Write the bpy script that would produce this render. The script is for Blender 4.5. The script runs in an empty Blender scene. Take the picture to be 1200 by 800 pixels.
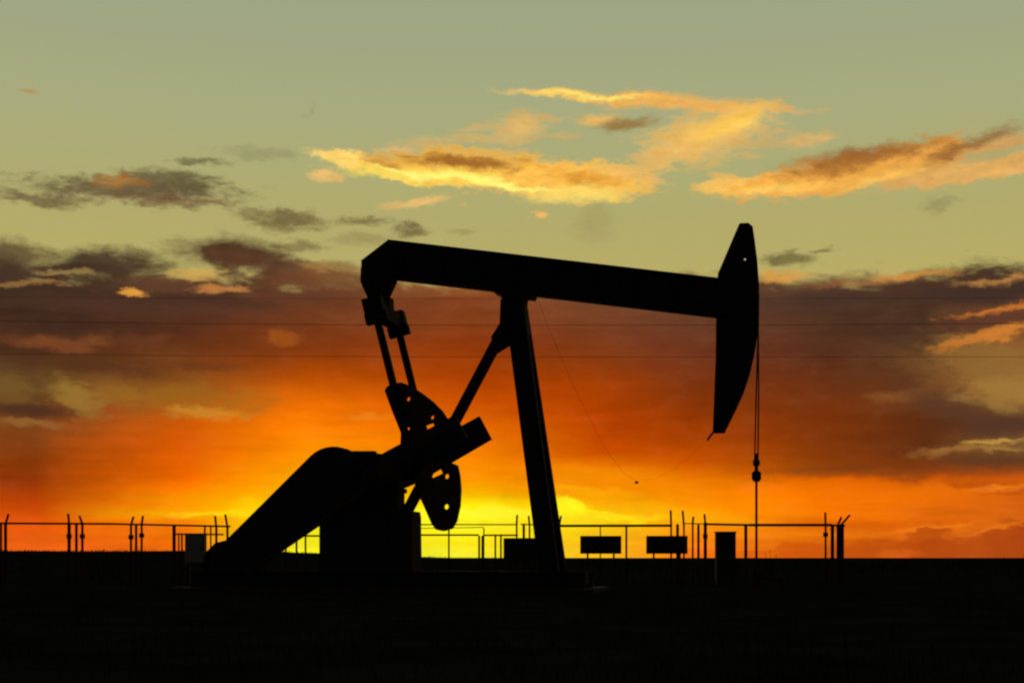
import bpy, bmesh, math, random
from mathutils import Vector, Matrix, noise as mnoise
random.seed(7)
S = bpy.context.scene
C = S.collection
R = math.radians

# ------------------------------------------------------------------ camera
F = 1200 * 50 / 36.0          # focal length in photo pixels
HZ = 653.0                    # eye level in photo pixels
EYE = 0.9
cam = bpy.data.cameras.new('camera'); co = bpy.data.objects.new('camera', cam); C.objects.link(co)
cam.lens = 50; cam.sensor_width = 36; cam.shift_y = (HZ - 400) / 1200.0
cam.clip_end = 9000; cam.clip_start = 0.1
co.location = (0, 0, EYE); co.rotation_euler = (R(90), 0, 0)
S.camera = co

# ------------------------------------------------------------------ sky (world), all by world direction
def lin(c):
    return tuple(((v/255)/12.92 if v/255 <= .04045 else ((v/255+.055)/1.055)**2.4) for v in c) + (1.0,)
def sky_pt(x, y):             # photo pixel -> (azimuth, elevation) in units of 100 px
    az = math.atan((x-600)/F); el = math.atan((HZ-y)/F*math.cos(az))
    return az*F/100, el*F/100
SUN_PX = (545, 628)
SUN_AZ = math.atan((SUN_PX[0]-600)/F); SUN_EL = math.atan((HZ-SUN_PX[1])/F)

world = bpy.data.worlds.new('World'); S.world = world; world.use_nodes = True
nt = world.node_tree; nt.nodes.clear()
LK = nt.links.new
def nd(t, **k):
    n = nt.nodes.new(t)
    for a, b in k.items(): setattr(n, a, b)
    return n
def setin(s, v):
    if isinstance(v, bpy.types.NodeSocket): LK(v, s)
    elif v is not None: s.default_value = v
def M(op, a, b=None, c=None, clamp=False):
    n = nd('ShaderNodeMath', operation=op, use_clamp=clamp)
    for i, v in enumerate((a, b, c)): setin(n.inputs[i], v)
    return n.outputs[0]
def VM(op, a, b=None, scale=None, out=0):
    n = nd('ShaderNodeVectorMath', operation=op)
    setin(n.inputs[0], a)
    if b is not None: setin(n.inputs[1], b)
    if scale is not None: setin(n.inputs['Scale'], scale)
    return n.outputs[out]
def MR(v, a, b, c=0.0, d=1.0, smooth=True):
    n = nd('ShaderNodeMapRange', interpolation_type='SMOOTHSTEP' if smooth else 'LINEAR')
    n.clamp = True
    for s, q in zip(n.inputs[:5], (v, a, b, c, d)): setin(s, q)
    return n.outputs[0]
def mix(fac, a, b, blend='MIX'):
    n = nd('ShaderNodeMixRGB', blend_type=blend)
    setin(n.inputs[0], fac); setin(n.inputs[1], a); setin(n.inputs[2], b)
    return n.outputs[0]
def ramp(v, stops, interp='EASE'):
    n = nd('ShaderNodeValToRGB'); cr = n.color_ramp; cr.interpolation = interp
    while len(cr.elements) < len(stops): cr.elements.new(0.5)
    for e, (p, c) in zip(cr.elements, stops): e.position = p; e.color = lin(c)
    setin(n.inputs[0], v); return n.outputs[0]

D = nd('ShaderNodeTexCoord').outputs['Generated']
D = VM('NORMALIZE', D)
sep = nd('ShaderNodeSeparateXYZ'); LK(D, sep.inputs[0]); dx, dy, dz = sep.outputs
az = M('ARCTAN2', dx, dy); el = M('ARCSINE', dz)
K = F/100
cmb = nd('ShaderNodeCombineXYZ'); LK(M('MULTIPLY', az, K), cmb.inputs[0]); LK(M('MULTIPLY', el, K), cmb.inputs[1])
P0 = cmb.outputs[0]
def noise(scale, stretch=2.5, detail=5, rough=.55, seed=0.0, dist=0.0, color=False):
    q = VM('MULTIPLY', D, (scale, scale, scale*stretch))
    q = VM('ADD', q, (seed*7.3, seed*3.1, seed*5.7))
    n = nd('ShaderNodeTexNoise'); n.inputs['Scale'].default_value = 1
    n.inputs['Detail'].default_value = detail; n.inputs['Roughness'].default_value = rough
    n.inputs['Distortion'].default_value = dist
    LK(q, n.inputs['Vector']); return n.outputs['Color' if color else 'Fac']
nA = noise(34, 2.4, 6, .6, 1.0, .4)      # cloud scale
nB = noise(88, 2.6, 8, .61, 2.0, .3)      # wispy
nC = noise(11, 2.2, 5, .55, 3.0)         # broad
nS = noise(16, 9.0, 5, .55, 4.0)         # long streaks
W1 = VM('MULTIPLY', VM('SUBTRACT', noise(26, 2.0, 4, .6, 5.0, 0, True), (.5, .5, .5)), (.55, .26, 0))
W2 = VM('MULTIPLY', VM('SUBTRACT', noise(75, 2.2, 6, .7, 6.0, 0, True), (.5, .5, .5)), (.30, .15, 0))
PW = VM('ADD', VM('ADD', P0, W1), W2)    # warped sky coordinates
PS = VM('ADD', P0, W2)

# clear evening sky: elevation ramp where the sun went down, physical sky overhead and behind
skyt = nd('ShaderNodeTexSky', sky_type='NISHITA', sun_disc=False)
skyt.sun_elevation = SUN_EL; skyt.sun_rotation = SUN_AZ
skyt.altitude = 300; skyt.dust_density = 2.0
night = mix(1.0, skyt.outputs[0], (.075, .075, .075, 1), 'MULTIPLY')
elu = M('DIVIDE', M('MULTIPLY', el, K), 12.0)           # 0..1 over 1200 px of elevation
def e(y): return sky_pt(600, y)[1]/12.0
clear = ramp(elu, [(0, (210, 164, 84)), (e(430), (200, 168, 92)), (e(320), (184, 172, 103)), (e(265), (179, 170, 107)), (e(210), (174, 171, 115)),
                   (e(135), (169, 171, 126)), (e(60), (162, 167, 130)), (e(10), (159, 166, 132)), (e(-250), (118, 134, 132)), (1, (70, 84, 98))], 'LINEAR')
sunv = (math.sin(SUN_AZ)*math.cos(SUN_EL), math.cos(SUN_AZ)*math.cos(SUN_EL), math.sin(SUN_EL))
cosS = VM('DOT_PRODUCT', D, sunv, out=1)
west = MR(cosS, -.15, .9)
clear = mix(west, night, clear)
col = clear

# cloud deck lit from below by the sunken sun: brown and dull high up and far round, burning towards the sun
PD_ = VM('ADD', P0, VM('MULTIPLY', W1, (.9, .38, 0)))
sp = nd('ShaderNodeSeparateXYZ'); LK(PD_, sp.inputs[0])
daz = sp.outputs[0]
dele = M('DIVIDE', M('ADD', sp.outputs[1], M('MULTIPLY', M('SUBTRACT', nS, .5), .16)), 4.0)
COLS = [
 (40, [(345, (72, 50, 38)), (365, (62, 40, 28)), (395, (92, 54, 32)), (410, (74, 43, 27)), (450, (104, 76, 38)), (480, (98, 58, 30)), (500, (128, 70, 26)), (540, (140, 59, 10)), (560, (143, 53, 8)), (590, (196, 70, 6)), (610, (226, 85, 8)), (640, (238, 98, 20))]),
 (220, [(340, (82, 53, 36)), (370, (84, 48, 30)), (400, (100, 50, 24)), (425, (118, 62, 24)), (460, (150, 88, 26)), (490, (204, 90, 10)), (520, (226, 93, 2)), (560, (248, 108, 0)), (590, (255, 140, 0)), (602, (255, 172, 5)), (612, (250, 130, 0)), (640, (240, 110, 10))]),
 (360, [(325, (110, 74, 45)), (345, (100, 60, 38)), (380, (120, 60, 28)), (410, (136, 58, 14)), (440, (180, 75, 4)), (470, (236, 110, 4)), (500, (255, 128, 0)), (540, (255, 150, 0)), (575, (255, 186, 0)), (595, (255, 222, 4)), (620, (255, 242, 16)), (650, (255, 248, 40))]),
 (545, [(335, (150, 90, 44)), (350, (130, 64, 30)), (380, (134, 62, 24)), (400, (145, 58, 15)), (420, (160, 62, 8)), (450, (184, 70, 2)), (480, (212, 86, 0)), (520, (247, 126, 2)), (560, (255, 152, 0)), (582, (255, 192, 0)), (592, (255, 240, 8)), (610, (255, 246, 20)), (625, (255, 236, 10)), (650, (255, 246, 44))]),
 (700, [(350, (120, 72, 44)), (390, (122, 60, 30)), (420, (135, 58, 16)), (450, (165, 62, 4)), (490, (185, 66, 0)), (530, (206, 79, 0)), (548, (244, 122, 0)), (575, (250, 140, 0)), (592, (255, 186, 8)), (605, (255, 212, 10)), (640, (255, 190, 26))]),
 (810, [(350, (100, 64, 44)), (400, (110, 56, 34)), (440, (125, 54, 20)), (470, (138, 54, 8)), (510, (165, 62, 2)), (540, (206, 85, 2)), (560, (240, 120, 0)), (590, (255, 145, 0)), (610, (255, 152, 5)), (645, (250, 122, 18))]),
 (970, [(335, (92, 66, 45)), (355, (72, 50, 38)), (380, (84, 52, 34)), (410, (86, 46, 28)), (450, (106, 50, 20)), (490, (124, 52, 12)), (530, (130, 56, 10)), (551, (142, 64, 8)), (562, (226, 100, 0)), (580, (255, 120, 0)), (605, (254, 124, 2)), (616, (216, 96, 5)), (626, (238, 118, 10)), (645, (205, 88, 12))]),
 (1080, [(335, (76, 53, 36)), (370, (72, 46, 32)), (400, (80, 54, 34)), (430, (86, 54, 30)), (455, (100, 56, 28)), (470, (112, 64, 30)), (490, (92, 45, 18)), (530, (98, 46, 18)), (548, (130, 55, 8)), (561, (206, 88, 5)), (580, (236, 110, 5)), (605, (226, 105, 10)), (620, (230, 110, 15)), (645, (192, 82, 20))]),
 (1190, [(340, (75, 52, 40)), (360, (110, 68, 40)), (380, (95, 58, 38)), (400, (136, 88, 44)), (430, (138, 98, 48)), (470, (134, 96, 48)), (495, (86, 54, 36)), (522, (124, 88, 46)), (540, (100, 58, 32)), (560, (206, 90, 10)), (590, (220, 100, 15)), (615, (225, 105, 20)), (640, (176, 80, 28))])]
deck = None; px_prev = None
for cx_, st in COLS:
    stops = sorted((max(0.0, sky_pt(cx_, y_)[1]/4.0), c_) for y_, c_ in st)
    v_ = dele if deck is None else M('MULTIPLY_ADD', VM('DOT_PRODUCT', deck, (1e-7, 0, 0), out=1), 1.0, dele)
    rc = ramp(v_, stops, 'LINEAR')
    if deck is None: deck = rc
    else: deck = mix(MR(daz, sky_pt(px_prev, 500)[0], sky_pt(cx_, 500)[0], smooth=False), deck, rc)
    px_prev = cx_
deck = mix(M('MULTIPLY', MR(nC, .4, .7), .16), deck, mix(1.0, deck, (.66, .6, .6, 1), 'MULTIPLY'))
deck = mix(M('MULTIPLY', MR(nA, .5, .75), .07), deck, (.24, .13, .06, 1))
tx = M('ADD', M('MULTIPLY_ADD', M('SUBTRACT', nS, .5), .5, 1.0), M('MULTIPLY', M('SUBTRACT', nA, .5), .35))
deck = VM('SCALE', deck, scale=tx)
deck = mix(west, mix(1.0, deck, (.45, .5, .62, 1), 'MULTIPLY'), deck)
top = M('ADD', M('MULTIPLY', el, K), M('MULTIPLY', M('SUBTRACT', nA, .5), .55))
top = M('ADD', top, M('MULTIPLY', M('SUBTRACT', nC, .5), .35))
dmask = MR(top, sky_pt(600, 318)[1], sky_pt(600, 342)[1])
col = mix(dmask, col, deck)
base_col = col

BLOBS = []
def blob(*a): BLOBS.append(a)
nA, nB, nS = ('nA', nA), ('nB', nB), ('nS', nS)
def put(col, I, x, y, rx, ry, rot, c, alpha=1.0, soft=.6, amp=1.2, n=None):
    """one cloud: ellipse in azimuth/elevation, ragged by noise"""
    cx, cy = sky_pt(x, y)
    seq = nd('ShaderNodeVectorMath', operation='MULTIPLY_ADD')   # keeps the layers evaluated one after another
    LK(col, seq.inputs[0]); seq.inputs[1].default_value = (1e-7, 1e-7, 0); LK(I['PW'], seq.inputs[2])
    mp = nd('ShaderNodeMapping', vector_type='TEXTURE')
    mp.inputs['Location'].default_value = (cx, cy, 0)
    mp.inputs['Rotation'].default_value = (0, 0, R(rot))
    mp.inputs['Scale'].default_value = (rx/100, ry/100, 1)
    LK(seq.outputs[0], mp.inputs['Vector'])
    ln = VM('LENGTH', mp.outputs[0], out=1)
    v = M('MULTIPLY_ADD', I[(n or nA)[0]], amp, ln)
    a = MR(v, 1.0+soft*.5+amp*.5, 1.0-soft+amp*.5, 0, alpha)
    return mix(a, col, lin(c))

# ---- bright streaks near the horizon
blob(540, 612, 150, 16, 0, (255, 250, 50), .55, 1.0, 1.2, nS)
blob(560, 600, 120, 6, 0, (255, 252, 60), .6, .9, 1.4, nS)
blob(590, 612, 60, 4, 0, (255, 214, 6), .6, .8, 1.6, nB)
blob(640, 622, 60, 4, 0, (255, 214, 6), .6, .8, 1.6, nB)
blob(560, 640, 90, 5, 0, (255, 224, 10), .5, .8, 1.6, nB)
blob(290, 585, 110, 16, 0, (255, 168, 0), .5, 1, 1.2, nS)
blob(300, 601, 95, 4, 0, (255, 220, 20), .85, .9, .9, nS)
blob(325, 596, 60, 12, 0, (255, 222, 6), .7, 1.1, 1.0, nS)
blob(662, 592, 34, 9, -8, (255, 246, 30), .9, .5, 1.2, nB)
blob(700, 603, 52, 6, -8, (255, 238, 24), .9, .5, 1.4, nB)
blob(730, 606, 60, 4, -4, (255, 214, 20), .8, .6, 1.4, nB)
blob(690, 575, 60, 6, -6, (255, 172, 6), .7, .7, 1.6, nB)
blob(720, 560, 90, 14, -8, (255, 156, 6), .4, 1, 1.6, nS)
blob(800, 604, 90, 10, -6, (255, 184, 14), .5, .9, 1.5, nS)
blob(1080, 575, 140, 10, 2, (240, 116, 10), .5, .9, 1.4, nS)
blob(432, 488, 26, 5, 0, (240, 136, 30), .6, .9, 1.0, nB)
# ---- low mounds on the right skyline
for a in ((1006, 644, 22, 14, 0, (196, 82, 12)), (1036, 641, 26, 14, 0, (190, 78, 12)), (1084, 634, 26, 22, 0, (184, 74, 14)), (1110, 642, 24, 14, 0, (180, 72, 14)), (1146, 640, 30, 16, 0, (184, 76, 16)),
          (1184, 634, 34, 24, 6, (176, 70, 16)), (1225, 632, 40, 26, 0, (176, 70, 16)), (948, 646, 18, 10, 0, (206, 86, 12)), (922, 647, 15, 9, 0, (210, 88, 12)), (890, 649, 30, 5, 0, (220, 98, 12))):
    blob(*a, .8, .35, .8, nB)
blob(1058, 650, 26, 5, 0, (232, 106, 24), .5, .7, .8, nB)
blob(1090, 617, 50, 2.5, 4, (250, 132, 24), .6, .8, 1.2, nB)
blob(1170, 618, 40, 2.5, 8, (246, 126, 22), .6, .8, 1.2, nB)
blob(1020, 612, 90, 6, 0, (222, 92, 6), .5, .8, 1.4, nS)
blob(1150, 567, 50, 5, 0, (170, 66, 12), .6, .8, 1.8, nB)
blob(1185, 577, 40, 4, 0, (186, 78, 14), .6, .8, 1.8, nB)
blob(1170, 572, 30, 4, 0, (244, 130, 34), .6, .8, 1.6, nB)
blob(1045, 553, 170, 9, 0, (120, 58, 22), .6, .9, 1.3, nS)
# ---- grey brown broken cloud on the left
for a in ((150, 222, 125, 14, 1, (108, 92, 62), .95), (200, 213, 60, 14, 0, (98, 84, 56), .8), (55, 234, 60, 8, 0, (108, 95, 60), .8), (235, 189, 36, 5, 0, (116, 110, 70), .85),
          (305, 180, 50, 9, 0, (140, 140, 98), .5), (200, 236, 75, 7, 0, (112, 78, 54), .7), (340, 258, 48, 12, 0, (118, 102, 62), .9),
          (290, 250, 25, 6, 0, (132, 118, 72), .7), (425, 257, 30, 7, 0, (116, 102, 62), .8), (476, 268, 22, 8, 0, (104, 92, 58), .8), (352, 288, 30, 8, 0, (120, 104, 64), .7),
          (430, 280, 40, 9, 0, (150, 136, 84), .6), (545, 271, 20, 4, 0, (150, 142, 88), .6), (925, 305, 32, 9, 0, (120, 108, 64), .9), (962, 294, 13, 4, 0, (128, 118, 72), .8),
          (1106, 238, 20, 8, 0, (148, 142, 92), .6), (362, 128, 4, 9, -20, (146, 150, 114), .5)):
    blob(*a, .7, 1.5, nB)
blob(133, 213, 24, 7, 5, (184, 120, 50), .85, 1.3, 1.6, nB)
blob(165, 214, 20, 5, 0, (160, 104, 48), .7, .9, .8, nB)
blob(34, 109, 10, 4, 0, (190, 140, 84), .7, .9, .8, nB)
for a in ((20, 298, 50, 16, 0, (92, 74, 48), .9), (60, 318, 110, 12, 0, (72, 52, 38), .9), (130, 312, 75, 19, 0, (66, 48, 36), .95), (275, 300, 72, 22, -4, (76, 48, 33), .97),
          (330, 318, 80, 17, -8, (92, 58, 38), .92), (390, 332, 70, 12, 0, (112, 66, 40), .85), (80, 347, 120, 10, 0, (64, 44, 33), .9), (200, 352, 120, 9, 0, (70, 46, 34), .8), (395, 318, 45, 14, 0, (130, 84, 46), .7), (195, 332, 60, 12, 0, (96, 62, 42), .85)):
    blob(*a, .6, 1.2, nA)
for a in ((237, 323, 26, 8, 0, (206, 166, 84), .85), (155, 340, 15, 6, 0, (232, 160, 64), .9), (262, 341, 30, 5, 0, (196, 130, 68), .8), (30, 333, 50, 4, 0, (168, 124, 66), .55),
          (75, 322, 40, 5, 0, (170, 140, 80), .6), (370, 312, 18, 8, 0, (168, 132, 70), .6), (330, 395, 22, 8, 0, (164, 84, 26), .7), (70, 402, 50, 9, 0, (128, 72, 38), .7),
          (88, 466, 38, 18, -24, (156, 116, 48), .8), (15, 456, 30, 16, 0, (122, 88, 40), .6), (140, 462, 34, 12, 0, (152, 106, 40), .5), (205, 470, 70, 18, 0, (158, 100, 28), .6),
          (245, 484, 50, 8, 0, (206, 140, 42), .7), (30, 497, 50, 5, 0, (150, 100, 50), .7), (290, 470, 40, 16, 0, (176, 106, 24), .5)):
    blob(*a, .6, 1.7, nB)
for a in ((20, 482, 70, 8, 0, (74, 46, 32), .75), (60, 380, 130, 14, 0, (60, 40, 30), .7), (110, 428, 90, 9, 0, (84, 48, 28), .75), (230, 430, 50, 7, 0, (104, 54, 26), .6), (60, 445, 18, 14, -60, (92, 60, 30), .7), (180, 360, 150, 12, 0, (82, 52, 38), .6)):
    blob(*a, .9, 1.3, nA)
# ---- gilded clouds above the pump
blob(700, 258, 22, 26, 0, (160, 152, 96), .6, 1, .8, nA)
blob(425, 191, 66, 9, -12, (255, 212, 108), .97, .34, 1.3, nB)
blob(480, 206, 70, 11, -8, (255, 216, 92), .97, .34, 1.2, nB)
blob(560, 200, 130, 22, -3, (254, 194, 80), .97, .32, 1.4, nB)
blob(560, 211, 150, 8, -3, (255, 226, 92), .95, .7, .8, nB)
blob(545, 210, 75, 4, -1, (255, 248, 122), .9, .7, 1.0, nB)
blob(680, 210, 95, 21, -3, (254, 192, 80), .96, .34, 1.5, nB)
blob(680, 226, 60, 11, 0, (255, 218, 104), .9, .7, .9, nB)
blob(735, 204, 40, 10, -5, (236, 186, 104), .7, .8, 1.6, nB)
blob(545, 191, 84, 9, -2, (150, 92, 36), .9, .8, 1.0, nB)
blob(445, 191, 26, 6, -14, (206, 140, 56), .8, .9, .9, nB)
blob(690, 210, 46, 9, -12, (222, 150, 50), .85, .9, 1.0, nB)
blob(510, 168, 60, 6, 6, (214, 176, 104), .6, .8, 1.6, nB)
for a in ((465, 178, 18, 4, 0, (228, 178, 112), .7), (375, 204, 20, 5, 6, (240, 190, 110), .85), (495, 237, 34, 5, 6, (240, 192, 112), .85), (632, 247, 10, 5, 0, (246, 186, 96), .85),
          (610, 150, 34, 16, 0, (226, 180, 100), .85), (580, 163, 40, 6, 0, (216, 178, 106), .6), (660, 160, 22, 4, 0, (212, 170, 100), .5)):
    blob(*a, .7, 1.4, nB)
blob(690, 112, 100, 6, -4, (255, 206, 96), .95, .5, .9, nB)
blob(780, 119, 110, 9, -5, (240, 176, 84), .9, .7, 1.1, nB)
blob(860, 126, 85, 5, -5, (236, 176, 90), .85, .7, 1.1, nB)
blob(700, 112, 60, 3, -4, (255, 236, 120), .9, .8, .7, nB)
blob(705, 140, 28, 7, 8, (238, 184, 92), .85, .8, 1.2, nB)
blob(735, 146, 36, 9, 2, (150, 114, 56), .88, .8, 1.0, nB)
blob(825, 160, 78, 26, 12, (246, 190, 94), .85, .7, 2.0, nB)
blob(850, 145, 46, 13, 14, (255, 200, 84), .9, .7, 1.5, nB)
blob(790, 178, 60, 9, 4, (236, 184, 100), .7, .7, 1.8, nB)
blob(945, 163, 26, 9, 0, (226, 178, 104), .7, .8, 1.7, nB)
blob(890, 168, 40, 6, 0, (210, 172, 104), .5, .8, 1.7, nB)
blob(880, 217, 60, 12, 0, (254, 196, 92), .92, .34, 1.4, nB)
blob(950, 208, 90, 19, 8, (246, 174, 74), .95, .34, 1.4, nB)
blob(1035, 195, 100, 20, 10, (238, 166, 70), .95, .34, 1.4, nB)
blob(1135, 200, 115, 15, 4, (226, 170, 92), .9, .4, 1.5, nB)
blob(1150, 176, 70, 9, 16, (214, 156, 84), .8, .7, 1.3, nB)
blob(930, 220, 80, 7, 4, (250, 190, 84), .8, .8, .8, nB)
blob(1045, 208, 70, 5, 12, (250, 190, 84), .8, .8, .8, nB)
blob(1012, 184, 95, 12, 5, (146, 92, 44), .92, .8, 1.0, nB)
blob(985, 196, 60, 10, 8, (170, 110, 48), .7, .9, 1.0, nB)
blob(1135, 171, 55, 8, 18, (150, 98, 50), .85, .8, 1.0, nB)
blob(1160, 182, 30, 5, 12, (168, 166, 112), .7, .8, 1.0, nB)
blob(470, 204, 40, 3, -14, (255, 246, 124), .9, .7, 1.3, nB)
blob(600, 217, 60, 3, -4, (255, 246, 124), .9, .7, 1.3, nB)
blob(850, 150, 30, 5, 12, (255, 206, 96), .7, .7, 1.4, nB)
blob(905, 224, 40, 3, 3, (255, 206, 100), .7, .7, 1.3, nB)
blob(560, 180, 80, 4, -2, (226, 170, 80), .7, .7, 1.6, nB)
blob(1175, 203, 50, 5, 5, (240, 180, 100), .6, .7, 1.4, nB)
for a in ((560, 152, 22, 4, 6, (220, 178, 104), .6), (650, 140, 24, 4, 4, (214, 172, 98), .6), (770, 192, 26, 5, 0, (238, 186, 100), .65), (762, 208, 22, 4, -10, (230, 182, 108), .6), (915, 152, 20, 3, 0, (220, 172, 98), .6),
          (962, 160, 12, 4, 0, (228, 178, 104), .65), (845, 206, 16, 5, -10, (240, 184, 96), .7), (780, 158, 22, 4, 8, (232, 178, 92), .6), (455, 240, 14, 3, 0, (226, 180, 110), .6), (545, 240, 5, 2, 0, (220, 180, 110), .6),
          (870, 183, 24, 3, 0, (220, 176, 104), .55), (590, 178, 40, 5, 4, (232, 180, 92), .6)):
    blob(*a, .9, 1.9, nB)
# ---- right side of the deck: rim, windows and bands
for a in ((912, 325, 36, 6, 0, (222, 156, 70), .85), (1065, 322, 55, 5, 0, (206, 140, 64), .85), (1165, 329, 45, 4, 0, (200, 140, 70), .8), (1000, 331, 60, 4, 0, (160, 100, 56), .6)):
    blob(*a, .8, 1.1, nB)
blob(1150, 342, 75, 12, 0, (66, 46, 38), .92, .6, 1.0, nA)
blob(990, 348, 120, 12, 0, (74, 50, 39), .8, .7, 1.1, nA)
blob(1060, 385, 90, 10, -4, (70, 45, 32), .6, .8, 1.3, nA)
blob(1165, 430, 80, 34, -15, (150, 106, 50), .7, .6, 1.5, nB)
blob(1190, 455, 60, 18, 0, (166, 122, 58), .7, .6, 1.4, nB)
blob(1150, 470, 50, 6, -12, (150, 112, 56), .6, .7, 1.4, nB)
blob(1175, 361, 60, 4, 8, (214, 122, 46), .8, .8, 1.9, nB)
blob(1165, 394, 64, 7, 12, (222, 136, 50), .8, .8, 2.0, nB)
blob(1140, 402, 40, 4, 14, (190, 110, 44), .7, .8, 1.9, nB)
blob(1160, 376, 75, 9, 6, (96, 58, 40), .85, .8, 1.3, nB)
blob(1080, 430, 60, 14, -25, (122, 78, 42), .6, .9, 1.4, nA)
blob(1065, 463, 45, 9, 3, (146, 86, 38), .7, .9, 1.4, nA)
blob(1120, 478, 70, 15, -22, (88, 54, 36), .8, .8, 1.0, nA)
blob(1190, 495, 60, 12, 0, (84, 54, 38), .8, .8, 1.0, nA)
blob(1165, 517, 34, 4, 2, (196, 148, 70), .85, .7, 1.8, nB)
blob(1128, 526, 44, 3, 2, (160, 114, 54), .75, .7, 1.8, nB)
blob(1175, 526, 34, 3, 0, (166, 122, 60), .7, .7, 1.9, nB)
blob(1105, 530, 40, 6, 4, (150, 100, 46), .7, .8, 1.4, nB)
blob(1175, 540, 80, 8, 0, (98, 58, 32), .8, .8, 1.0, nA)
# below the horizon: dim earth glow only.  The single clouds all stand within 28 degrees of the view's axis, so they are only evaluated there
def bgnode(c):
    c = mix(MR(dz, -.002, -.03), c, (.01, .008, .006, 1))
    n = nd('ShaderNodeBackground'); LK(c, n.inputs[0]); n.inputs[1].default_value = 1.0; return n.outputs[0]
AZ = [-.50, -.2, -.07, .07, .2, .50]
EL = [-.06, .055, .115, .17, .205, .24, .285, .345]
def extent(bl):
    x, y, rx, ry, rot = bl[:5]; soft = bl[7] if len(bl) > 7 else .6; amp = bl[8] if len(bl) > 8 else 1.2
    k = 1+soft*.5+amp*.36; c_, s_ = abs(math.cos(R(rot))), abs(math.sin(R(rot)))
    cx, cy = sky_pt(x, y)
    return cx/K, cy/K, ((rx*c_+ry*s_)*k+24)/F, ((rx*s_+ry*c_)*k+12)/F
EXT = [(bl, extent(bl)) for bl in BLOBS]
plain = bgnode(base_col)
def leaf(a0, a1, e0, e1):
    """the clouds of one patch of sky, as a node group"""
    global nt, LK
    hits = [bl for bl, (cx, cy, wx, wy) in EXT if cx+wx > a0 and cx-wx < a1 and cy+wy > e0 and cy-wy < e1]
    if not hits: return plain
    w_nt, w_LK = nt, LK
    nt = bpy.data.node_groups.new('cloud_patch', 'ShaderNodeTree'); LK = nt.links.new
    for nm, ty in (('Color', 'Color'), ('PW', 'Vector'), ('nA', 'Float'), ('nB', 'Float'), ('nS', 'Float')):
        nt.interface.new_socket(nm, in_out='INPUT', socket_type='NodeSocket'+ty)
    nt.interface.new_socket('Color', in_out='OUTPUT', socket_type='NodeSocketColor')
    gi = nd('NodeGroupInput'); I = {q.name: q for q in gi.outputs}
    c = I['Color']
    for bl in hits: c = put(c, I, *bl)
    # light and dark curds inside the clouds
    cover = M('MULTIPLY', VM('LENGTH', VM('SUBTRACT', c, I['Color']), out=1), 3.0, clamp=True)
    c = VM('SCALE', c, scale=M('MULTIPLY_ADD', M('MULTIPLY', M('SUBTRACT', I['nB'], .5), cover), .65, 1.0))
    LK(c, nd('NodeGroupOutput').inputs[0])
    g_ = nt; nt, LK = w_nt, w_LK
    n = nd('ShaderNodeGroup'); n.node_tree = g_
    for q, v in zip(n.inputs, (base_col, PW, nA[1], nB[1], nS[1])): LK(v, q)
    return bgnode(n.outputs[0])
def split(v, cuts, make):
    """choose among slices of v by nested either/or shaders; cycles skips the side not taken"""
    if len(cuts) == 2: return make(cuts[0], cuts[1])
    m = len(cuts)//2
    n = nd('ShaderNodeMixShader'); LK(M('GREATER_THAN', v, cuts[m]), n.inputs[0])
    LK(split(v, cuts[:m+1], make), n.inputs[1]); LK(split(v, cuts[m:], make), n.inputs[2]); return n.outputs[0]
inside = M('MULTIPLY', M('LESS_THAN', M('ABSOLUTE', az), .5), M('MULTIPLY', M('LESS_THAN', el, EL[-1]), M('GREATER_THAN', el, EL[0])))
mx = nd('ShaderNodeMixShader'); LK(inside, mx.inputs[0]); LK(plain, mx.inputs[1])
LK(split(el, EL, lambda e0, e1: split(az, AZ, lambda a0, a1: leaf(a0, a1, e0, e1))), mx.inputs[2])
LK(mx.outputs[0], nd('ShaderNodeOutputWorld').inputs[0])
world.cycles.sampling_method = 'MANUAL'; world.cycles.sample_map_resolution = 256
S.cycles.max_bounces = 3; S.cycles.filter_width = 2.3

# ------------------------------------------------------------------ the sun, on the horizon behind cloud
sl = bpy.data.lights.new('sun', 'SUN'); so = bpy.data.objects.new('sun', sl); C.objects.link(so)
sl.energy = 0.15; sl.angle = R(3); sl.color = (1, .62, .25)
so.rotation_euler = Vector((-sunv[0], -sunv[1], -sunv[2])).to_track_quat('-Z', 'Y').to_euler()

S.view_settings.view_transform = 'Standard'; S.view_settings.look = 'None'
S.view_settings.exposure = 0; S.view_settings.gamma = 1

# ------------------------------------------------------------------ materials
def mat(name, c, rough=.7, metal=0.0, var=.35, scale=4.0, bump=.15, spec=.06):
    m = bpy.data.materials.new(name); m.use_nodes = True
    t = m.node_tree; b = t.nodes['Principled BSDF']
    tc = t.nodes.new('ShaderNodeTexCoord')
    n = t.nodes.new('ShaderNodeTexNoise'); n.inputs['Scale'].default_value = scale; n.inputs['Detail'].default_value = 6
    t.links.new(tc.outputs['Object'], n.inputs['Vector'])
    r = t.nodes.new('ShaderNodeValToRGB')
    r.color_ramp.elements[0].position = .3; r.color_ramp.elements[1].position = .72
    r.color_ramp.elements[0].color = tuple(v*(1-var) for v in c)+(1,)
    r.color_ramp.elements[1].color = tuple(v*(1+var) for v in c)+(1,)
    t.links.new(n.outputs['Fac'], r.inputs[0]); t.links.new(r.outputs[0], b.inputs['Base Color'])
    bp = t.nodes.new('ShaderNodeBump'); bp.inputs['Strength'].default_value = bump; bp.inputs['Distance'].default_value = .02
    t.links.new(n.outputs['Fac'], bp.inputs['Height']); t.links.new(bp.outputs[0], b.inputs['Normal'])
    b.inputs['Roughness'].default_value = rough; b.inputs['Metallic'].default_value = metal
    b.inputs['Specular IOR Level'].default_value = spec
    return m
PAINT = mat('black_machine_paint', (.022, .021, .021), .75)
RUST = mat('rusty_cast_iron', (.045, .032, .026), .8)
STEEL = mat('weathered_pipe', (.04, .034, .03), .9, .0, .4, 6)
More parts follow.
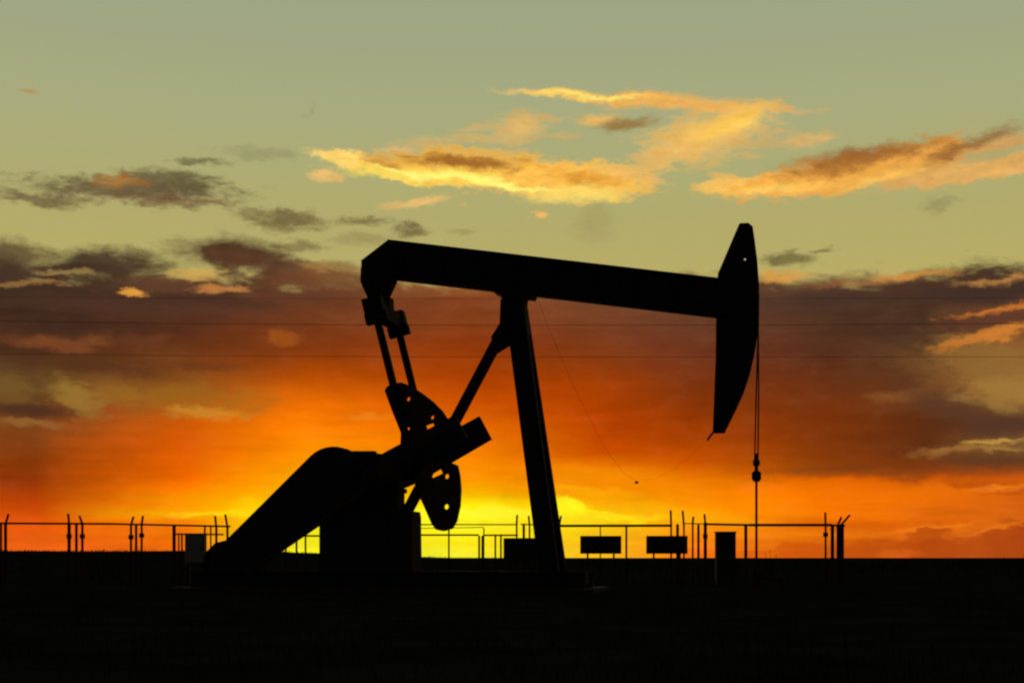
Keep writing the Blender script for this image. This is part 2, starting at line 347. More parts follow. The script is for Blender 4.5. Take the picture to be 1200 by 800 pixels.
WIRE = mat('wire_rope', (.06, .055, .05), .6)
CONC = mat('oily_concrete', (.04, .036, .03), .9, 0, .25, 3)
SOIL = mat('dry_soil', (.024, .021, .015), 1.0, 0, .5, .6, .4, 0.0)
PALE = mat('pale_cabinet_paint', (.17, .20, .17), .6, 0, .08)
DARKP = mat('dark_cabinet_paint', (.03, .03, .027), .8, 0, .15)
GRASS = mat('dry_grass', (.024, .025, .011), 1.0, 0, .4, 2, 0, .1)
WOOD = mat('pole_timber', (.07, .05, .035), .9)
ROPE = mat('old_rope', (.10, .07, .045), .9)

# ------------------------------------------------------------------ builders
def finish(name, bm, m, parent=None):
    bmesh.ops.recalc_face_normals(bm, faces=bm.faces[:])
    me = bpy.data.meshes.new(name); bm.to_mesh(me); bm.free(); me.materials.append(m)
    o = bpy.data.objects.new(name, me); C.objects.link(o)
    if parent: o.parent = parent
    return o
def tag(o, label, cat, group=None):
    o['label'] = label; o['category'] = cat
    if group: o['group'] = group
    return o
def thing(name, label, cat, loc=(0, 0, 0), rz=0, group=None):
    o = bpy.data.objects.new(name, None); C.objects.link(o)
    o.location = loc; o.rotation_euler = (0, 0, rz); return tag(o, label, cat, group)
def tube(bm, p, q, r, r2=None, seg=10):
    p, q = Vector(p), Vector(q); r2 = r if r2 is None else r2
    d = (q-p); L = d.length
    if L < 1e-6: return
    mt = Matrix.Translation((p+q)/2) @ d.to_track_quat('Z', 'Y').to_matrix().to_4x4()
    bmesh.ops.create_cone(bm, cap_ends=True, segments=seg, radius1=r, radius2=r2, depth=L, matrix=mt)
def path(bm, pts, r, seg=6):
    for a, b in zip(pts, pts[1:]): tube(bm, a, b, r, seg=seg)
def box(bm, x0, x1, y0, y1, z0, z1, mt=None):
    vs = [bm.verts.new((x, y, z)) for x in (x0, x1) for y in (y0, y1) for z in (z0, z1)]
    for f in ((0, 1, 3, 2), (4, 6, 7, 5), (0, 4, 5, 1), (2, 3, 7, 6), (0, 2, 6, 4), (1, 5, 7, 3)):
        bm.faces.new([vs[i] for i in f])
    if mt is not None: bmesh.ops.transform(bm, matrix=mt, verts=vs)
def beam(bm, p, q, wx, wy, up=(0, 1, 0)):
    """rectangular bar from p to q; wy along 'up', wx across"""
    p, q = Vector(p), Vector(q); d = (q-p).normalized(); u = Vector(up); u = (u-d*u.dot(d)).normalized(); s = d.cross(u)
    vs = []
    for c in (p, q):
        for a, b in ((-1, -1), (1, -1), (1, 1), (-1, 1)):
            vs.append(bm.verts.new(c+s*(a*wx/2)+u*(b*wy/2)))
    for f in ((3, 2, 1, 0), (4, 5, 6, 7), (0, 1, 5, 4), (1, 2, 6, 5), (2, 3, 7, 6), (3, 0, 4, 7)):
        bm.faces.new([vs[i] for i in f])
def plate(bm, outline, y, t, holes=()):
    """outline [(x, z)] extruded along y, with holes through it"""
    es = []; nv = []
    for lp in (outline, *holes):
        vs = [bm.verts.new((a, y-t/2, z)) for a, z in lp]; nv += vs
        es += [bm.edges.new((vs[i], vs[(i+1) % len(vs)])) for i in range(len(vs))]
    g = bmesh.ops.triangle_fill(bm, use_beauty=True, edges=es)
    fs = [f for f in g['geom'] if isinstance(f, bmesh.types.BMFace)]
    x = bmesh.ops.extrude_face_region(bm, geom=fs)
    bmesh.ops.translate(bm, vec=(0, t, 0), verts=[v for v in x['geom'] if isinstance(v, bmesh.types.BMVert)])
def circ(cx, cy, r, n=14, ph=0):
    return [(cx+r*math.cos(2*math.pi*i/n+ph), cy+r*math.sin(2*math.pi*i/n+ph)) for i in range(n)]
def at(x, y, d):              # a point d metres down the view seen at photo pixel x, y
    return Vector(((x-600)/F*d, d, EYE+(HZ-y)/F*d))

# ------------------------------------------------------------------ ground
def gh(x, y):
    h = .05*mnoise.noise(Vector((x*.12, y*.12, 0)))+.02*mnoise.noise(Vector((x*.6, y*.6, 3)))
    t = min(max((y-70)/140, 0), 1); t = t*t*(3-2*t)
    s = min(max((25-x)/70, 0), 1)**1.5
    k = min(max((y-290)/150, 0), 1); s *= 1-.75*k*k*(3-2*k)
    far = 1.75*s*t*min(y, 260)/210 + .18*t*mnoise.noise(Vector((x*.03, y*.02, 8)))
    return (h if y < 90 else h*.6)+far-.05
bm = bmesh.new()
ys = [-40, -15, -5]+[-2+i*.6 for i in range(50)]+[28+i*1.0 for i in range(50)]+[80+i*6 for i in range(35)]+[300, 340, 400, 500, 700, 1000, 1600, 3000, 6000]
xs = [-6000, -2500, -1000, -500, -300]+[-200+i*10 for i in range(17)]+[-36+i*.9 for i in range(81)]+[40+i*10 for i in range(17)]+[300, 500, 1000, 2500, 6000]
grid = [[bm.verts.new((x, y, gh(x, y))) for x in xs] for y in ys]
for j in range(len(ys)-1):
    for i in range(len(xs)-1):
        bm.faces.new((grid[j][i], grid[j][i+1], grid[j+1][i+1], grid[j+1][i]))
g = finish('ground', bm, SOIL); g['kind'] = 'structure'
for p in g.data.polygons: p.use_smooth = True

# ------------------------------------------------------------------ pump jack, built round its own axis and turned 10 degrees
PD, YAW = 40.0, R(10)
cY, sY = math.cos(YAW), math.sin(YAW)
def L(x, y, w=0.0):           # photo pixel on the plane w metres to the near side -> local (along beam, height)
    q = (x-600)/F
    a = (PD*q - q*w*cY + w*sY)/(cY+q*sY)
    dep = PD - a*sY - w*cY
    return a, EYE+(HZ-y)/F*dep
def L3(x, y, w=0.0):
    a, z = L(x, y, w); return Vector((a, -w, z))
def outl(pts, w=0.0): return [L(x, y, w) for x, y in pts]
px = PD/F                     # metres per photo pixel at the pump

pump = thing('pumpjack', 'large black oil pumpjack with tilted walking beam silhouetted against the sunset', 'pumpjack', (0, PD, 0), -YAW)
# concrete pad under it
bm = bmesh.new()
pa0, pa1 = L(225, 690)[0], L(705, 690)[0]
box(bm, pa0, pa1, -1.9, 1.9, -.3, .06)
pad = finish('concrete_pad', bm, CONC); pad.location = (0, PD, 0); pad.rotation_euler = (0, 0, -YAW); pad['kind'] = 'structure'
# skid
bm = bmesh.new()
s0, s1 = pa0+.35, pa1-.35
for w in (-.8, .8):
    box(bm, s0, s1, w-.13, w+.13, .06, .20); box(bm, s0, s1, w-.13, w+.13, .46, .52); box(bm, s0, s1, w-.03, w+.03, .20, .46)
for i in range(8):
    a = s0+.15+(s1-s0-.3)*i/7
    box(bm, a-.08, a+.08, -.66, .66, .16, .50)
finish('skid_base', bm, PAINT, pump)
# front legs of the samson post
for w in (-1, 1):
    bm = bmesh.new()
    tp = L3(604, 352, 0); tp.y = -w*.24
    bt = L3(648.5, 690, 0); bt.y = -w*.75; bt.z = .5
    d = .54
    beam(bm, tp, bt, .46, .05); 
    dv = (bt-tp).normalized(); sd = dv.cross(Vector((0, 1, 0))).normalized()
    for s in (-1, 1):
        off = sd*(s*.245); beam(bm, tp+off, bt+off, .045, .26)
    beam(bm, bt+Vector((0, 0, .03)), bt+Vector((0, 0, -.02)), .8, .5)
    finish('front_leg', bm, PAINT, pump)
# cross bracing between the front legs
for f in (.25, .5, .75):
    bm = bmesh.new(); a = L3(604, 352).lerp(Vector((L3(648.5, 690).x, 0, .5)), f); hw = .24+(.75-.24)*f
    beam(bm, (a.x, -hw, a.z), (a.x, hw, a.z), .16, .16, (0, 0, 1))
    finish('cross_brace', bm, PAINT, pump)
# rear leg
bm = bmesh.new()
tp = L3(597.6, 372); bt = L3(473.5, 606)
beam(bm, tp, bt, .275, .26)
finish('rear_leg', bm, PAINT, pump)
bm = bmesh.new()
plate(bm, outl([(588, 352), (616, 352), (621, 392), (606, 398), (598, 403), (580, 414), (577, 396), (587, 380)]), 0, .42)
finish('leg_gusset', bm, PAINT, pump)
# saddle bearing on top of the post
bm = bmesh.new()
plate(bm, outl([(578, 338), (628, 344), (626, 351), (617, 350), (616, 358), (590, 358), (590, 349), (580, 344)]), 0, .62)
tube(bm, L3(603, 350)+Vector((0, .42, 0)), L3(603, 350)-Vector((0, .42, 0)), .14, seg=16)
finish('saddle_bearing', bm, PAINT, pump)
# walking beam: I section with stiffeners
tl, tr = L(457, 281.5), L(852, 327.5); bl, br = L(462, 327.5), L(852, 373)
bm = bmesh.new()
lp = outl([(424.5, 306), (456, 281), (852, 327), (852, 373), (463, 327.5), (455, 345), (433, 350), (425, 328)])
plate(bm, lp, 0, .06)
V = lambda p, w=0: Vector((p[0], w, p[1]))
def strip(p, q, t, wid): beam(bm, V(p), V(q), t, wid)
strip(L(425, 307.5), L(457.5, 282.5), .04, .34); strip(L(456, 283), L(852, 329), .05, .36); strip(L(461, 326.5), L(850, 372), .05, .36)
strip(L(426, 307), L(426, 330), .04, .34); strip(L(426, 329), L(434, 349), .04, .34); strip(L(456, 345), L(463, 327), .04, .34)
for i in range(9):
    f = i/8; x = 470+f*365
    strip(L(x, 284+(x-457)*.1165+1), L(x+4, 327+(x-462)*.1165), .03, .33)
finish('walking_beam', bm, PAINT, pump)
bm = bmesh.new()
plate(bm, outl([(425.5, 316), (440, 300), (462, 306), (463, 329), (452, 352), (434, 352), (425, 332)]), 0, .5)
tube(bm, L3(442, 352)+Vector((0, .35, 0)), L3(442, 352)-Vector((0, .35, 0)), .2, seg=16)
finish('tail_bearing', bm, PAINT, pump)
# equalizer cross bar and bearings
WP = 1.22
En, Ef = L3(439, 366, WP), L3(465, 374, -WP)
Ec = (En+Ef)/2
bm = bmesh.new()
beam(bm, (Ec.x, -WP-.1, Ec.z), (Ec.x, WP+.1, Ec.z), .40, .40, (0, 0, 1))
beam(bm, (Ec.x, 0, Ec.z+.1), (Ec.x-.02, 0, Ec.z+.5), .36, .5)
finish('equalizer_bar', bm, PAINT, pump)
pins = {}
CA = (L(452, 556, 1.05), L(473, 549, -1.05))
Sx = (CA[0][0]+CA[1][0])/2; Sz = (CA[0][1]+CA[1][1])/2
shaft = (Sx, Sz)
u = Vector((.906, 0, .423))
for w in (1, -1):
    top = Vector((Ec.x, -w*WP, Ec.z)); pin = Vector((shaft[0], -w*WP, shaft[1]))+u*.85
    d = (pin-top).normalized()
    bm = bmesh.new()
    mt = Matrix.Translation(top) @ Matrix.Rotation(math.atan2(-d.x, -d.z), 4, 'Y')
    box(bm, -.27, .27, -.2, .2, -.34, .30, mt)
    box(bm, -.31, .31, -.13, .13, -.40, -.12, mt); box(bm, -.2, .2, -.24, .24, -.2, .2, mt)
    finish('bearing_block', bm, PAINT, pump)
    bm = bmesh.new()
    beam(bm, top+d*.3, pin, .19, .17)
    tube(bm, pin+Vector((0, .16, 0)), pin-Vector((0, .16, 0)), .24, seg=16)
    finish('pitman_arm', bm, PAINT, pump)
# cranks: near and far
for w, end in ((1.02, (541, 500)), (-1.02, (569, 501))):
    s = Vector((shaft[0], -w, shaft[1])); e_ = L3(end[0], end[1], w)
    ax = (e_-s).normalized(); n = Vector((-ax.z, 0, ax.x))
    bm = bmesh.new()
    o = [s-ax*.5-n*.34, s+ax*.2-n*.42, e_-n*.38, e_+n*.37, s+ax*.2+n*.42, s-ax*.5+n*.40, s-ax*.72+n*.2, s-ax*.72-n*.2]
    plate(bm, [(p.x, p.z) for p in o], -w, .2)
    ck = finish('crank_arm', bm, PAINT, pump)
    bm = bmesh.new(); tube(bm, s+Vector((0, .2, 0)), s-Vector((0, .2, 0)), .26, seg=18); finish('shaft_hub', bm, RUST, ck)
    bm = bmesh.new(); c = s+u*.85; tube(bm, c+Vector((0, .32, 0)), c-Vector((0, .32, 0)), .1, seg=12); finish('wrist_pin', bm, RUST, ck)
# counterweights on the near crank
def sq(x, y, a, b, rot):
    c, s = math.cos(R(rot)), math.sin(R(rot))
    return [(x+i*a*c-j*b*s, y+i*a*s+j*b*c) for i, j in ((-1, -1), (1, -1), (1, 1), (-1, 1))]
for o_, hs in (([(452, 458), (455, 453), (463, 449.5), (472, 448.5), (481, 452), (494, 460), (507, 470), (518, 481), (524.5, 491), (522, 499), (514, 512), (480, 536), (470, 528), (471, 508), (468, 500), (460, 480)],
                [circ(479, 467.5, 3.0), circ(507, 489, 2.8), sq(505, 500.5, 5.2, 4.4, -20), circ(478.5, 502.5, 2.7)]),
               ([(486, 560), (505, 540), (527, 541), (536, 545), (538.5, 556), (540, 573), (539, 592), (535, 610), (530, 619), (520, 622), (512, 620.5), (507, 614), (500, 598), (492, 580)],
                [circ(524, 558, 3.2), circ(523.5, 593.5, 3.4), sq(511.5, 553.5, 7.2, 4.6, -25)])):
    bm = bmesh.new()
    plate(bm, outl(o_, 1.0), -1.0, .26, [outl(h, 1.0) for h in hs])
    finish('counterweight', bm, RUST, pump)
# gearbox with its pedestal
bm = bmesh.new()
plate(bm, outl([(384, 560), (388, 548), (398, 537), (416, 534), (426, 531), (436, 530), (446, 532), (454, 533), (466, 536), (470, 552), (470, 604), (384, 604)]), 0, .84)
plate(bm, outl([(380, 572), (472, 572), (472, 577), (380, 577)]), 0, 1.0)
tube(bm, Vector((Sx, -1.2, Sz)), Vector((Sx, 1.2, Sz)), .13, seg=16)
gb = finish('gearbox', bm, PAINT, pump)
bm = bmesh.new(); plate(bm, outl([(415, 528.5), (440, 528.5), (440, 532), (415, 532)]), 0, .3); finish('inspection_cover', bm, PAINT, gb)
for i in range(7):
    bm = bmesh.new(); c = L3(384+i*14, 571, .46); tube(bm, c, c+Vector((0, 0, .12)), .03, seg=6); finish('bolt', bm, RUST, gb)
bm = bmesh.new()
plate(bm, outl([(381, 604), (487, 599), (488, 604), (489.5, 690), (381, 690)]), 0, 1.1, [outl(sq(461, 617, 2.0, 4.0, 0))])
finish('gearbox_pedestal', bm, PAINT, pump)
# belt guard between gearbox and crank plane
def capsule(c0, r0, c1, r1, n=18):
    v = Vector(c1)-Vector(c0); L_ = v.length; an = math.atan2(v.y, v.x); b = math.acos((r0-r1)/L_)
    p = []
    for i in range(n+1):
        t = an+b+(2*math.pi-2*b)*i/n; p.append((c0[0]+r0*math.cos(t), c0[1]+r0*math.sin(t)))
    for i in range(n+1):
        t = an-b+2*b*i/n; p.append((c1[0]+r1*math.cos(t), c1[1]+r1*math.sin(t)))
    return p
def clipped(pts, d): return [(x, min(y, 609-d+(381-x)*.683)) for x, y in pts]
bm = bmesh.new()
cp = clipped(capsule((393, 562), 37.5, (274, 664), 26), 0)
plate(bm, outl(cp, .62), -.62, .34)
bgd = finish('belt_guard', bm, PAINT, pump)
bm = bmesh.new(); cp2 = clipped(capsule((393, 562), 38.6, (274, 664), 27), -1)
for w in (.46, .78):
    plate(bm, outl(cp2, .62), -w, .03, [outl(clipped(capsule((393, 562), 35, (274, 664), 23.5), 3), .62)])
finish('guard_rim', bm, RUST, bgd)
# inclined frame under the guard and the motor on it
bm = bmesh.new()
plate(bm, outl([(376, 598), (378, 605), (318, 645), (296, 690), (242, 690), (246, 648), (258, 636), (300, 625)]), 0, .8)
finish('motor_frame', bm, PAINT, pump)
bm = bmesh.new(); c = L3(274, 664)
tube(bm, c+Vector((0, -.45, 0)), c+Vector((0, .75, 0)), .42, seg=20)
for i in range(10): tube(bm, c+Vector((0, -.3+i*.1, 0)), c+Vector((0, -.27+i*.1, 0)), .46, seg=20)
tube(bm, c+Vector((0, .75, 0)), c+Vector((0, .95, 0)), .38, .3, seg=20)
finish('motor', bm, PAINT, pump)
# horse head
HH = [(867, 263.5), (877, 263), (881.5, 267), (884, 284), (887, 308), (889, 335), (889, 362), (887.5, 388), (884, 412), (878, 438), (871, 459), (862, 479), (848.5, 506.5), (836, 506.5),
      (837.5, 470), (839.5, 420), (840, 372), (842, 322)]
bm = bmesh.new()
for w in (-.16, .16): plate(bm, outl(HH), w, .03, [outl(circ(873, 304, 1.3, 10), -w)])
loop = outl(HH); n = len(loop)
for i in range(n):
    p, q = Vector((loop[i][0], 0, loop[i][1])), Vector((loop[(i+1) % n][0], 0, loop[(i+1) % n][1]))
    beam(bm, p, q, .03, .28 if i not in range(2, 12) else .42)
hh = finish('horse_head', bm, PAINT, pump)
bm = bmesh.new(); a = L3(836, 506); path(bm, [a, L3(832, 511), L3(829, 516)], .03); finish('tie_lug', bm, RUST, pump)
# bridle: two wire ropes, carrier bar, polished rod
for x0, x1, w in ((888.2, 884.2, .12), (889, 889, -.12)):
    bm = bmesh.new(); 
    path(bm, [L3(889.0, 345, w), L3(888.6, 385, w), L3((x0+x1)/2, 460, w), L3(x1 if w > 0 else 888.2, 546, w)], .02)
    finish('bridle_rope', bm, WIRE, pump)
bm = bmesh.new()
c = L3(886.4, 560)
plate(bm, outl([(881, 554), (883.5, 552), (889.5, 552), (892, 554), (892, 561), (889.5, 564), (883.5, 564), (881, 561)]), 0, .36)
tube(bm, L3(886.4, 553), L3(886.4, 531), .055)
tube(bm, L3(886.4, 539), L3(886.4, 545), .1)
finish('carrier_bar', bm, PAINT, pump)
bm = bmesh.new(); b_ = L3(886.4, 531); tube(bm, (b_.x, 0, b_.z), (b_.x, 0, .75), .035, seg=10); finish('polished_rod', bm, STEEL, pump)
WELL = Matrix.Translation((0, PD, 0)) @ Matrix.Rotation(-YAW, 4, 'Z') @ Vector((b_.x, 0, 0))

# wellhead
well = thing('wellhead', 'low wellhead of stacked flanges under the polished rod of the pumpjack', 'wellhead', (WELL.x, WELL.y, 0), 0)
bm = bmesh.new(); tube(bm, (0, 0, -.2), (0, 0, .62), .13, seg=14); finish('casing', bm, STEEL, well)
for z in (.18, .42):
    bm = bmesh.new(); tube(bm, (0, 0, z), (0, 0, z+.07), .24, seg=16); finish('flange', bm, STEEL, well)
bm = bmesh.new(); tube(bm, (0, 0, .6), (0, 0, .8), .09, seg=12); finish('stuffing_box', bm, STEEL, well)
bm = bmesh.new(); tube(bm, (0, 0, .34), (.7, 0, .34), .05); tube(bm, (.68, 0, .36), (.68, 0, -.2), .05); vl = finish('flow_pipe', bm, STEEL, well)
bm = bmesh.new(); tube(bm, (.35, 0, .34), (.35, 0, .58), .03); tube(bm, (.35, 0, .57), (.35, 0, .6), .13, seg=14); finish('valve_wheel', bm, STEEL, vl)

# rope hanging from the beam with its weight
def toW(v): return Matrix.Translation((0, PD, 0)) @ Matrix.Rotation(-YAW, 4, 'Z') @ v
rope = thing('hanging_rope', 'thin slack rope looped from the walking beam to the horse head, weighted', 'rope', toW(L3(630, 346)))
bm = bmesh.new()
base = toW(L3(630, 346))
pts = [(630, 349), (643, 385), (660, 425), (683, 475), (709, 525), (730, 553), (745, 563)]
path(bm, [toW(L3(x, y, .2))-base for x, y in pts], .0032, 5)
pts = [(745, 563), (768, 561), (790, 549), (812, 531), (829, 516)]
path(bm, [toW(L3(x, y, .2))-base for x, y in pts], .0018, 5)
finish('rope_line', bm, ROPE, rope)
bm = bmesh.new(); bmesh.ops.create_icosphere(bm, subdivisions=2, radius=.048, matrix=Matrix.Translation(toW(L3(746, 565, .2))-base) @ Matrix.Diagonal((1.2, .8, .8, 1)))
finish('rope_weight', bm, RUST, rope)

# ------------------------------------------------------------------ pipe fences behind the pump
FD = 52.0
def fence(name, label, d, posts, rails, group='pipe fences of the well site', base=None):
    """posts: (x, ytop, width px, (tipx, tipy) or None); rails: (x0, y0, x1, y1, width px)"""
    x0 = sum(p[0] for p in posts)/len(posts)
    b = at(x0, HZ, d); b.z = 0
    t = thing(name, label, 'fence', b, 0, group)
    k = d/F
    for p in posts:
        x, yt, wd, tip = p[:4]
        q = at(x, yt, d)-b; bm = bmesh.new()
        tube(bm, (q.x, 0, -.25), (q.x, 0, q.z), wd*k/2, seg=10)
        if not tip: tube(bm, (q.x, 0, q.z), (q.x, 0, q.z+.03), wd*k/2, wd*k/4, seg=10)
        po = finish('post', bm, STEEL, t)
        if tip:
            e2 = at(tip[0], tip[1], d)-b; bm = bmesh.new()
            beam(bm, (q.x, 0, q.z-.02), (e2.x, .0, e2.z), .07, .05)
            finish('wire_arm', bm, STEEL, po)
            if len(p) > 4:
                bm = bmesh.new(); c = at(x, p[4], d)-b; beam(bm, (q.x, 0, c.z-.08), (q.x, 0, c.z+.08), .15, .15); finish('clamp', bm, STEEL, po)
    for r in rails:
        a, c = at(r[0], r[1], d)-b, at(r[2], r[3], d)-b
        bm = bmesh.new(); tube(bm, a, c, r[4]*k/2, seg=8); finish('rail', bm, STEEL, t)
    return t
fence('pipe_fence', 'long pipe fence with paired barbed wire arms left of the belt guard', FD,
      [(1, 613, 3, None), (6.5, 613, 3.6, (10, 602)), (81, 613, 4, (79.8, 601.5), 628), (89.5, 614, 3.2, None), (96.5, 613, 3, (93, 604), 628),
       (153.5, 614, 2.8, (156.5, 605), 629), (159.5, 615, 3, None), (166, 614, 2.6, (167.5, 604), 627), (204, 616, 4, None), (253.5, 617, 2.8, (252, 604)), (266.5, 617, 2.8, (264, 602.5))],
      [(-60, 612.5, 130, 613.5, 2.4), (130, 613.5, 270, 616.5, 2.2)])
fence('pipe_railing', 'low pipe railing beside the pale cabinet, left of the pump', 48.0,
      [(209.5, 625, 1.8, None), (213.2, 625, 2.2, None), (240, 617, 2.2, None), (247, 617, 1.8, None)], [(206, 625.5, 262, 626, 1.8)])
fence('pipe_railing', 'low pipe railing seen through the gap under the belt guard', 48.0,
      [(335, 628, 2.2, None), (347.5, 628, 2.4, None), (358, 627, 2.2, None), (384, 627, 2.4, None)], [(330, 627.5, 392, 627.5, 2)])
fence('pipe_railing', 'double railed pipe barrier behind the hanging counterweight', 48.0,
      [(493, 607, 1.3, None), (526, 620, 2, None), (567, 619, 1.6, None), (561.5, 628, 2.4, None), (565.8, 628, 3.6, None), (580.5, 626.5, 2.2, None), (587, 626.5, 2.2, None)],
      [(478, 626.5, 561, 626.5, 2), (567, 626.8, 607, 626.8, 2), (478, 619, 567, 617.5, .9), (484, 614.3, 606, 614.3, 1.4)])
fence('pipe_fence', 'long pipe fence with wire arms from the post to the polished rod and beyond', FD,
      [(605.5, 614, 2.2, (606, 603)), (613.8, 614, 3.2, None), (620.5, 614, 2.2, (619.5, 604)), (656, 612, 2.2, (657.5, 604)), (703.5, 617, 1.4, None), (734, 616, 2.4, None),
       (786.5, 616, 2.2, (786, 597.5)), (794, 614.5, 3.4, None), (801.5, 616, 2.2, (800, 598)), (811.8, 612, 2.2, (812.5, 605)), (818.5, 615, 3, None), (826.5, 612, 4, (825.5, 602), 628),
       (874, 616, 3.8, None), (967.5, 614, 2.4, (967, 600), 626)],
      [(610, 614, 656, 615, 1.4), (650, 615.8, 787, 615.5, 3), (800, 613, 828, 613.5, 1.2), (826, 613.8, 880, 614.8, 2.6), (878, 614.8, 975, 614.8, 3.2)])
fence('fence_corner', 'cluster of thick fence posts with a slanting arm at the right end', FD-1.5,
      [(975.5, 615.5, 4.2, None), (981.5, 615, 2.6, (986, 605.5)), (985.8, 614, 6.5, (996, 603))], [(970, 615, 990, 615.5, 2.4)])

# ------------------------------------------------------------------ sign boards and cabinets
def board(x0, x1, y0, y1, d, label, group=None, m=DARKP):
    b = at((x0+x1)/2, HZ, d); b.z = 0
    t = thing('equipment_panel', label, 'panel', b, 0, group)
    p, q = at(x0, y0, d)-b, at(x1, y1, d)-b
    bm = bmesh.new(); box(bm, p.x+.03, q.x-.03, -.05, .05, q.z+.03, p.z-.03); finish('face', bm, m, t)
    bm = bmesh.new()
    box(bm, p.x, q.x, -.08, .08, p.z-.05, p.z); box(bm, p.x, q.x, -.08, .08, q.z, q.z+.05)
    box(bm, p.x, p.x+.05, -.08, .08, q.z+.05, p.z-.05); box(bm, q.x-.05, q.x, -.08, .08, q.z+.05, p.z-.05)
    finish('frame', bm, STEEL, t)
    for f in (.18, .82):
        X = p.x+(q.x-p.x)*f; bm = bmesh.new(); tube(bm, (X, .02, -.25), (X, .02, q.z+.02), .035); finish('leg', bm, STEEL, t)
board(590, 634, 630, 658, 49, 'dark panel directly left of the leaning samson post')
board(680, 728, 627.5, 648.5, 50.5, 'dark rectangular panel on legs just right of the samson post', 'raised panels along the fence')
board(757.5, 805.5, 627.5, 648.5, 50.5, 'dark rectangular panel on legs below the pair of tall thin arms', 'raised panels along the fence')
def cabinet(x0, x1, y0, yb, d, m, name, label, depth=.5):
    b = at((x0+x1)/2, HZ, d); b.z = 0
    t = thing(name, label, 'cabinet', b)
    p, q = at(x0, y0, d)-b, at(x1, yb, d)-b
    bm = bmesh.new(); box(bm, p.x, q.x, -depth/2, depth/2, q.z, p.z-.04); finish('body', bm, m, t)
    bm = bmesh.new(); box(bm, p.x-.02, q.x+.02, -depth/2-.03, depth/2+.03, p.z-.04, p.z); finish('lid', bm, m, t)
    bm = bmesh.new(); box(bm, p.x+.04, q.x-.04, -depth/2-.02, -depth/2, q.z+.05, p.z-.1); dr = finish('door', bm, m, t)
    bm = bmesh.new(); box(bm, q.x-.12, q.x-.09, -depth/2-.05, -depth/2-.02, (p.z+q.z)/2-.06, (p.z+q.z)/2+.06); finish('handle', bm, STEEL, dr)
    for s in (p.x+.08, q.x-.08):
        bm = bmesh.new(); box(bm, s-.04, s+.04, -.15, .15, -.2, q.z); finish('leg', bm, STEEL, t)
cabinet(218, 241, 624.5, 659.5, 44, PALE, 'meter_cabinet', 'pale grey meter cabinet at the lower end of the belt guard', .3)
cabinet(839, 861, 622.5, 681, 47, DARKP, 'control_cabinet', 'dark upright control cabinet left of the polished rod')

# ------------------------------------------------------------------ power lines far behind, poles beyond the frame
LD = 120.0
poles = []
for X, lab in ((-78, 'timber power pole left of the frame'), (78, 'timber power pole right of the frame')):
    t = thing('power_pole', lab, 'pole', (X, LD+.25, 0))
    bm = bmesh.new(); tube(bm, (0, 0, -.5), (0, 0, 24.5), .2, .13, seg=12); finish('shaft', bm, WOOD, t)
    for y in (349, 378, 416):
        z = at(600, y, LD).z+.25
        bm = bmesh.new(); tube(bm, (0, 0, z), (0, -.25, z), .05, seg=8); finish('insulator', bm, CONC, t)
for (yl, yc, yr), lab, r in (((347, 350, 348), 'highest of the three thin power lines crossing behind the pumpjack', .011), ((373, 381, 378), 'middle of the three thin power lines crossing behind the pumpjack', .019),
                          ((412, 418, 418), 'lowest of the three thin power lines crossing behind the pumpjack', .017)):
    bm = bmesh.new(); pts = []
    for i in range(33):
        X = -78+156*i/32; s = X/43.0
        y = yc+(yl-yc)*max(-s, 0)**2*.6+(yr-yc)*max(s, 0)**2*.6
        pts.append(Vector((X, LD, at(600, y, LD).z)))
    path(bm, pts, r, 5)
    tag(finish('power_line', bm, WIRE), lab, 'power line', 'power lines behind the pumpjack')

# ------------------------------------------------------------------ weeds and grass
def weed(x, ytop, d, label, n=9, spread=.5):
    b = at(x, HZ, d); b.z = gh(b.x, b.y)
    top = at(x, ytop, d).z-b.z
    t = thing('weed', label, 'weed', b, 0, 'weeds on the skyline')
    bm = bmesh.new(); bl_ = bmesh.new()
    for i in range(n):
        a = random.uniform(-1, 1)*spread*top*.5; yy = random.uniform(-.3, .3); h = top*random.uniform(.55, 1)
        p = Vector((a*.2, yy*.3, -.05)); m_ = Vector((a*.6, yy*.7, h*.55)); q = Vector((a, yy, h))
        tube(bm, p, m_, .012, .009, 5); tube(bm, m_, q, .009, .004, 5)
        for k in range(7):
            c = p.lerp(m_, k/3) if k < 3 else m_.lerp(q, (k-3)/3.5)
            v = Vector((random.uniform(-1, 1), random.uniform(-1, 1), random.uniform(.1, .8)))*.09
            s_ = Vector((v.z, 0, -v.x))*.25
            bl_.faces.new([bl_.verts.new(c), bl_.verts.new(c+v*.5+s_), bl_.verts.new(c+v), bl_.verts.new(c+v*.5-s_)])
    finish('stems', bm, GRASS, t)['kind'] = 'stuff'; finish('leaves', bl_, GRASS, t)['kind'] = 'stuff'
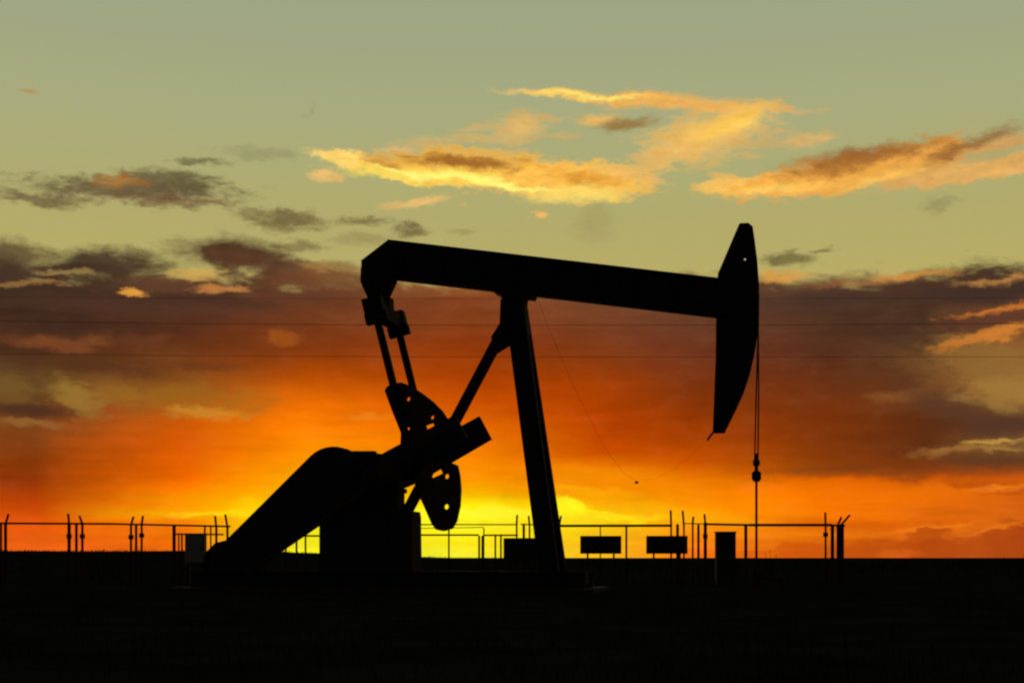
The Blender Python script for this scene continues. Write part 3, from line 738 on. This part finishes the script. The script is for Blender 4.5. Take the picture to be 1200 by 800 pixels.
weed(108, 643, 64, 'low weed clump on the skyline right of the paired left posts')
weed(121, 645, 60, 'bushy weed clump on the skyline midway between the left post groups', 14, .9)
weed(135, 642, 62, 'tall weed clump on the skyline just left of the second post group', 11, .7)
weed(51, 641, 62, 'spindly weed between the two leftmost post groups', 5, .6)
weed(904, 643, 66, 'thin weed on the skyline right of the polished rod', 5, .5)
weed(1188, 646, 64, 'broad weed clump on the skyline at the far right', 9, 1.3)
bm = bmesh.new(); rnd = random.Random(3)
ipad = (Matrix.Translation((0, PD, 0)) @ Matrix.Rotation(-YAW, 4, 'Z')).inverted()
for i in range(26000):
    y = 4+66*rnd.random()**1.3; x = rnd.uniform(-1, 1)*(3+y*.42)
    if mnoise.noise(Vector((x*.25, y*.25, 5)))+rnd.uniform(-.4, .4) < -.05: continue
    l_ = ipad @ Vector((x, y, 0))
    if pa0-.1 < l_.x < pa1+.1 and abs(l_.y) < 2: continue
    z = gh(x, y)-.01; h = rnd.uniform(.05, .2)*(1.0 if y < 45 else 1.4); a = rnd.uniform(0, 6.28); w = .006+.004*rnd.random()
    c, s = math.cos(a)*w, math.sin(a)*w; lx, ly = rnd.uniform(-.5, .5)*h, rnd.uniform(-.5, .5)*h
    bm.faces.new((bm.verts.new((x-c, y-s, z)), bm.verts.new((x+c, y+s, z)), bm.verts.new((x+lx, y+ly, z+h))))
for i in range(9000):
    y = rnd.uniform(90, 300); x = rnd.uniform(-1, 1)*y*.40
    if mnoise.noise(Vector((x*.08, y*.05, 9)))+rnd.uniform(-.3, .3) < 0: continue
    z = gh(x, y)-.05; h = rnd.uniform(.12, .55); w = .03+.05*rnd.random()
    bm.faces.new((bm.verts.new((x-w, y, z)), bm.verts.new((x+w, y, z)), bm.verts.new((x+rnd.uniform(-.6, .6)*h, y, z+h))))
me = bpy.data.meshes.new('grass'); bm.to_mesh(me); bm.free(); me.materials.append(GRASS)
go = bpy.data.objects.new('grass', me); C.objects.link(go)
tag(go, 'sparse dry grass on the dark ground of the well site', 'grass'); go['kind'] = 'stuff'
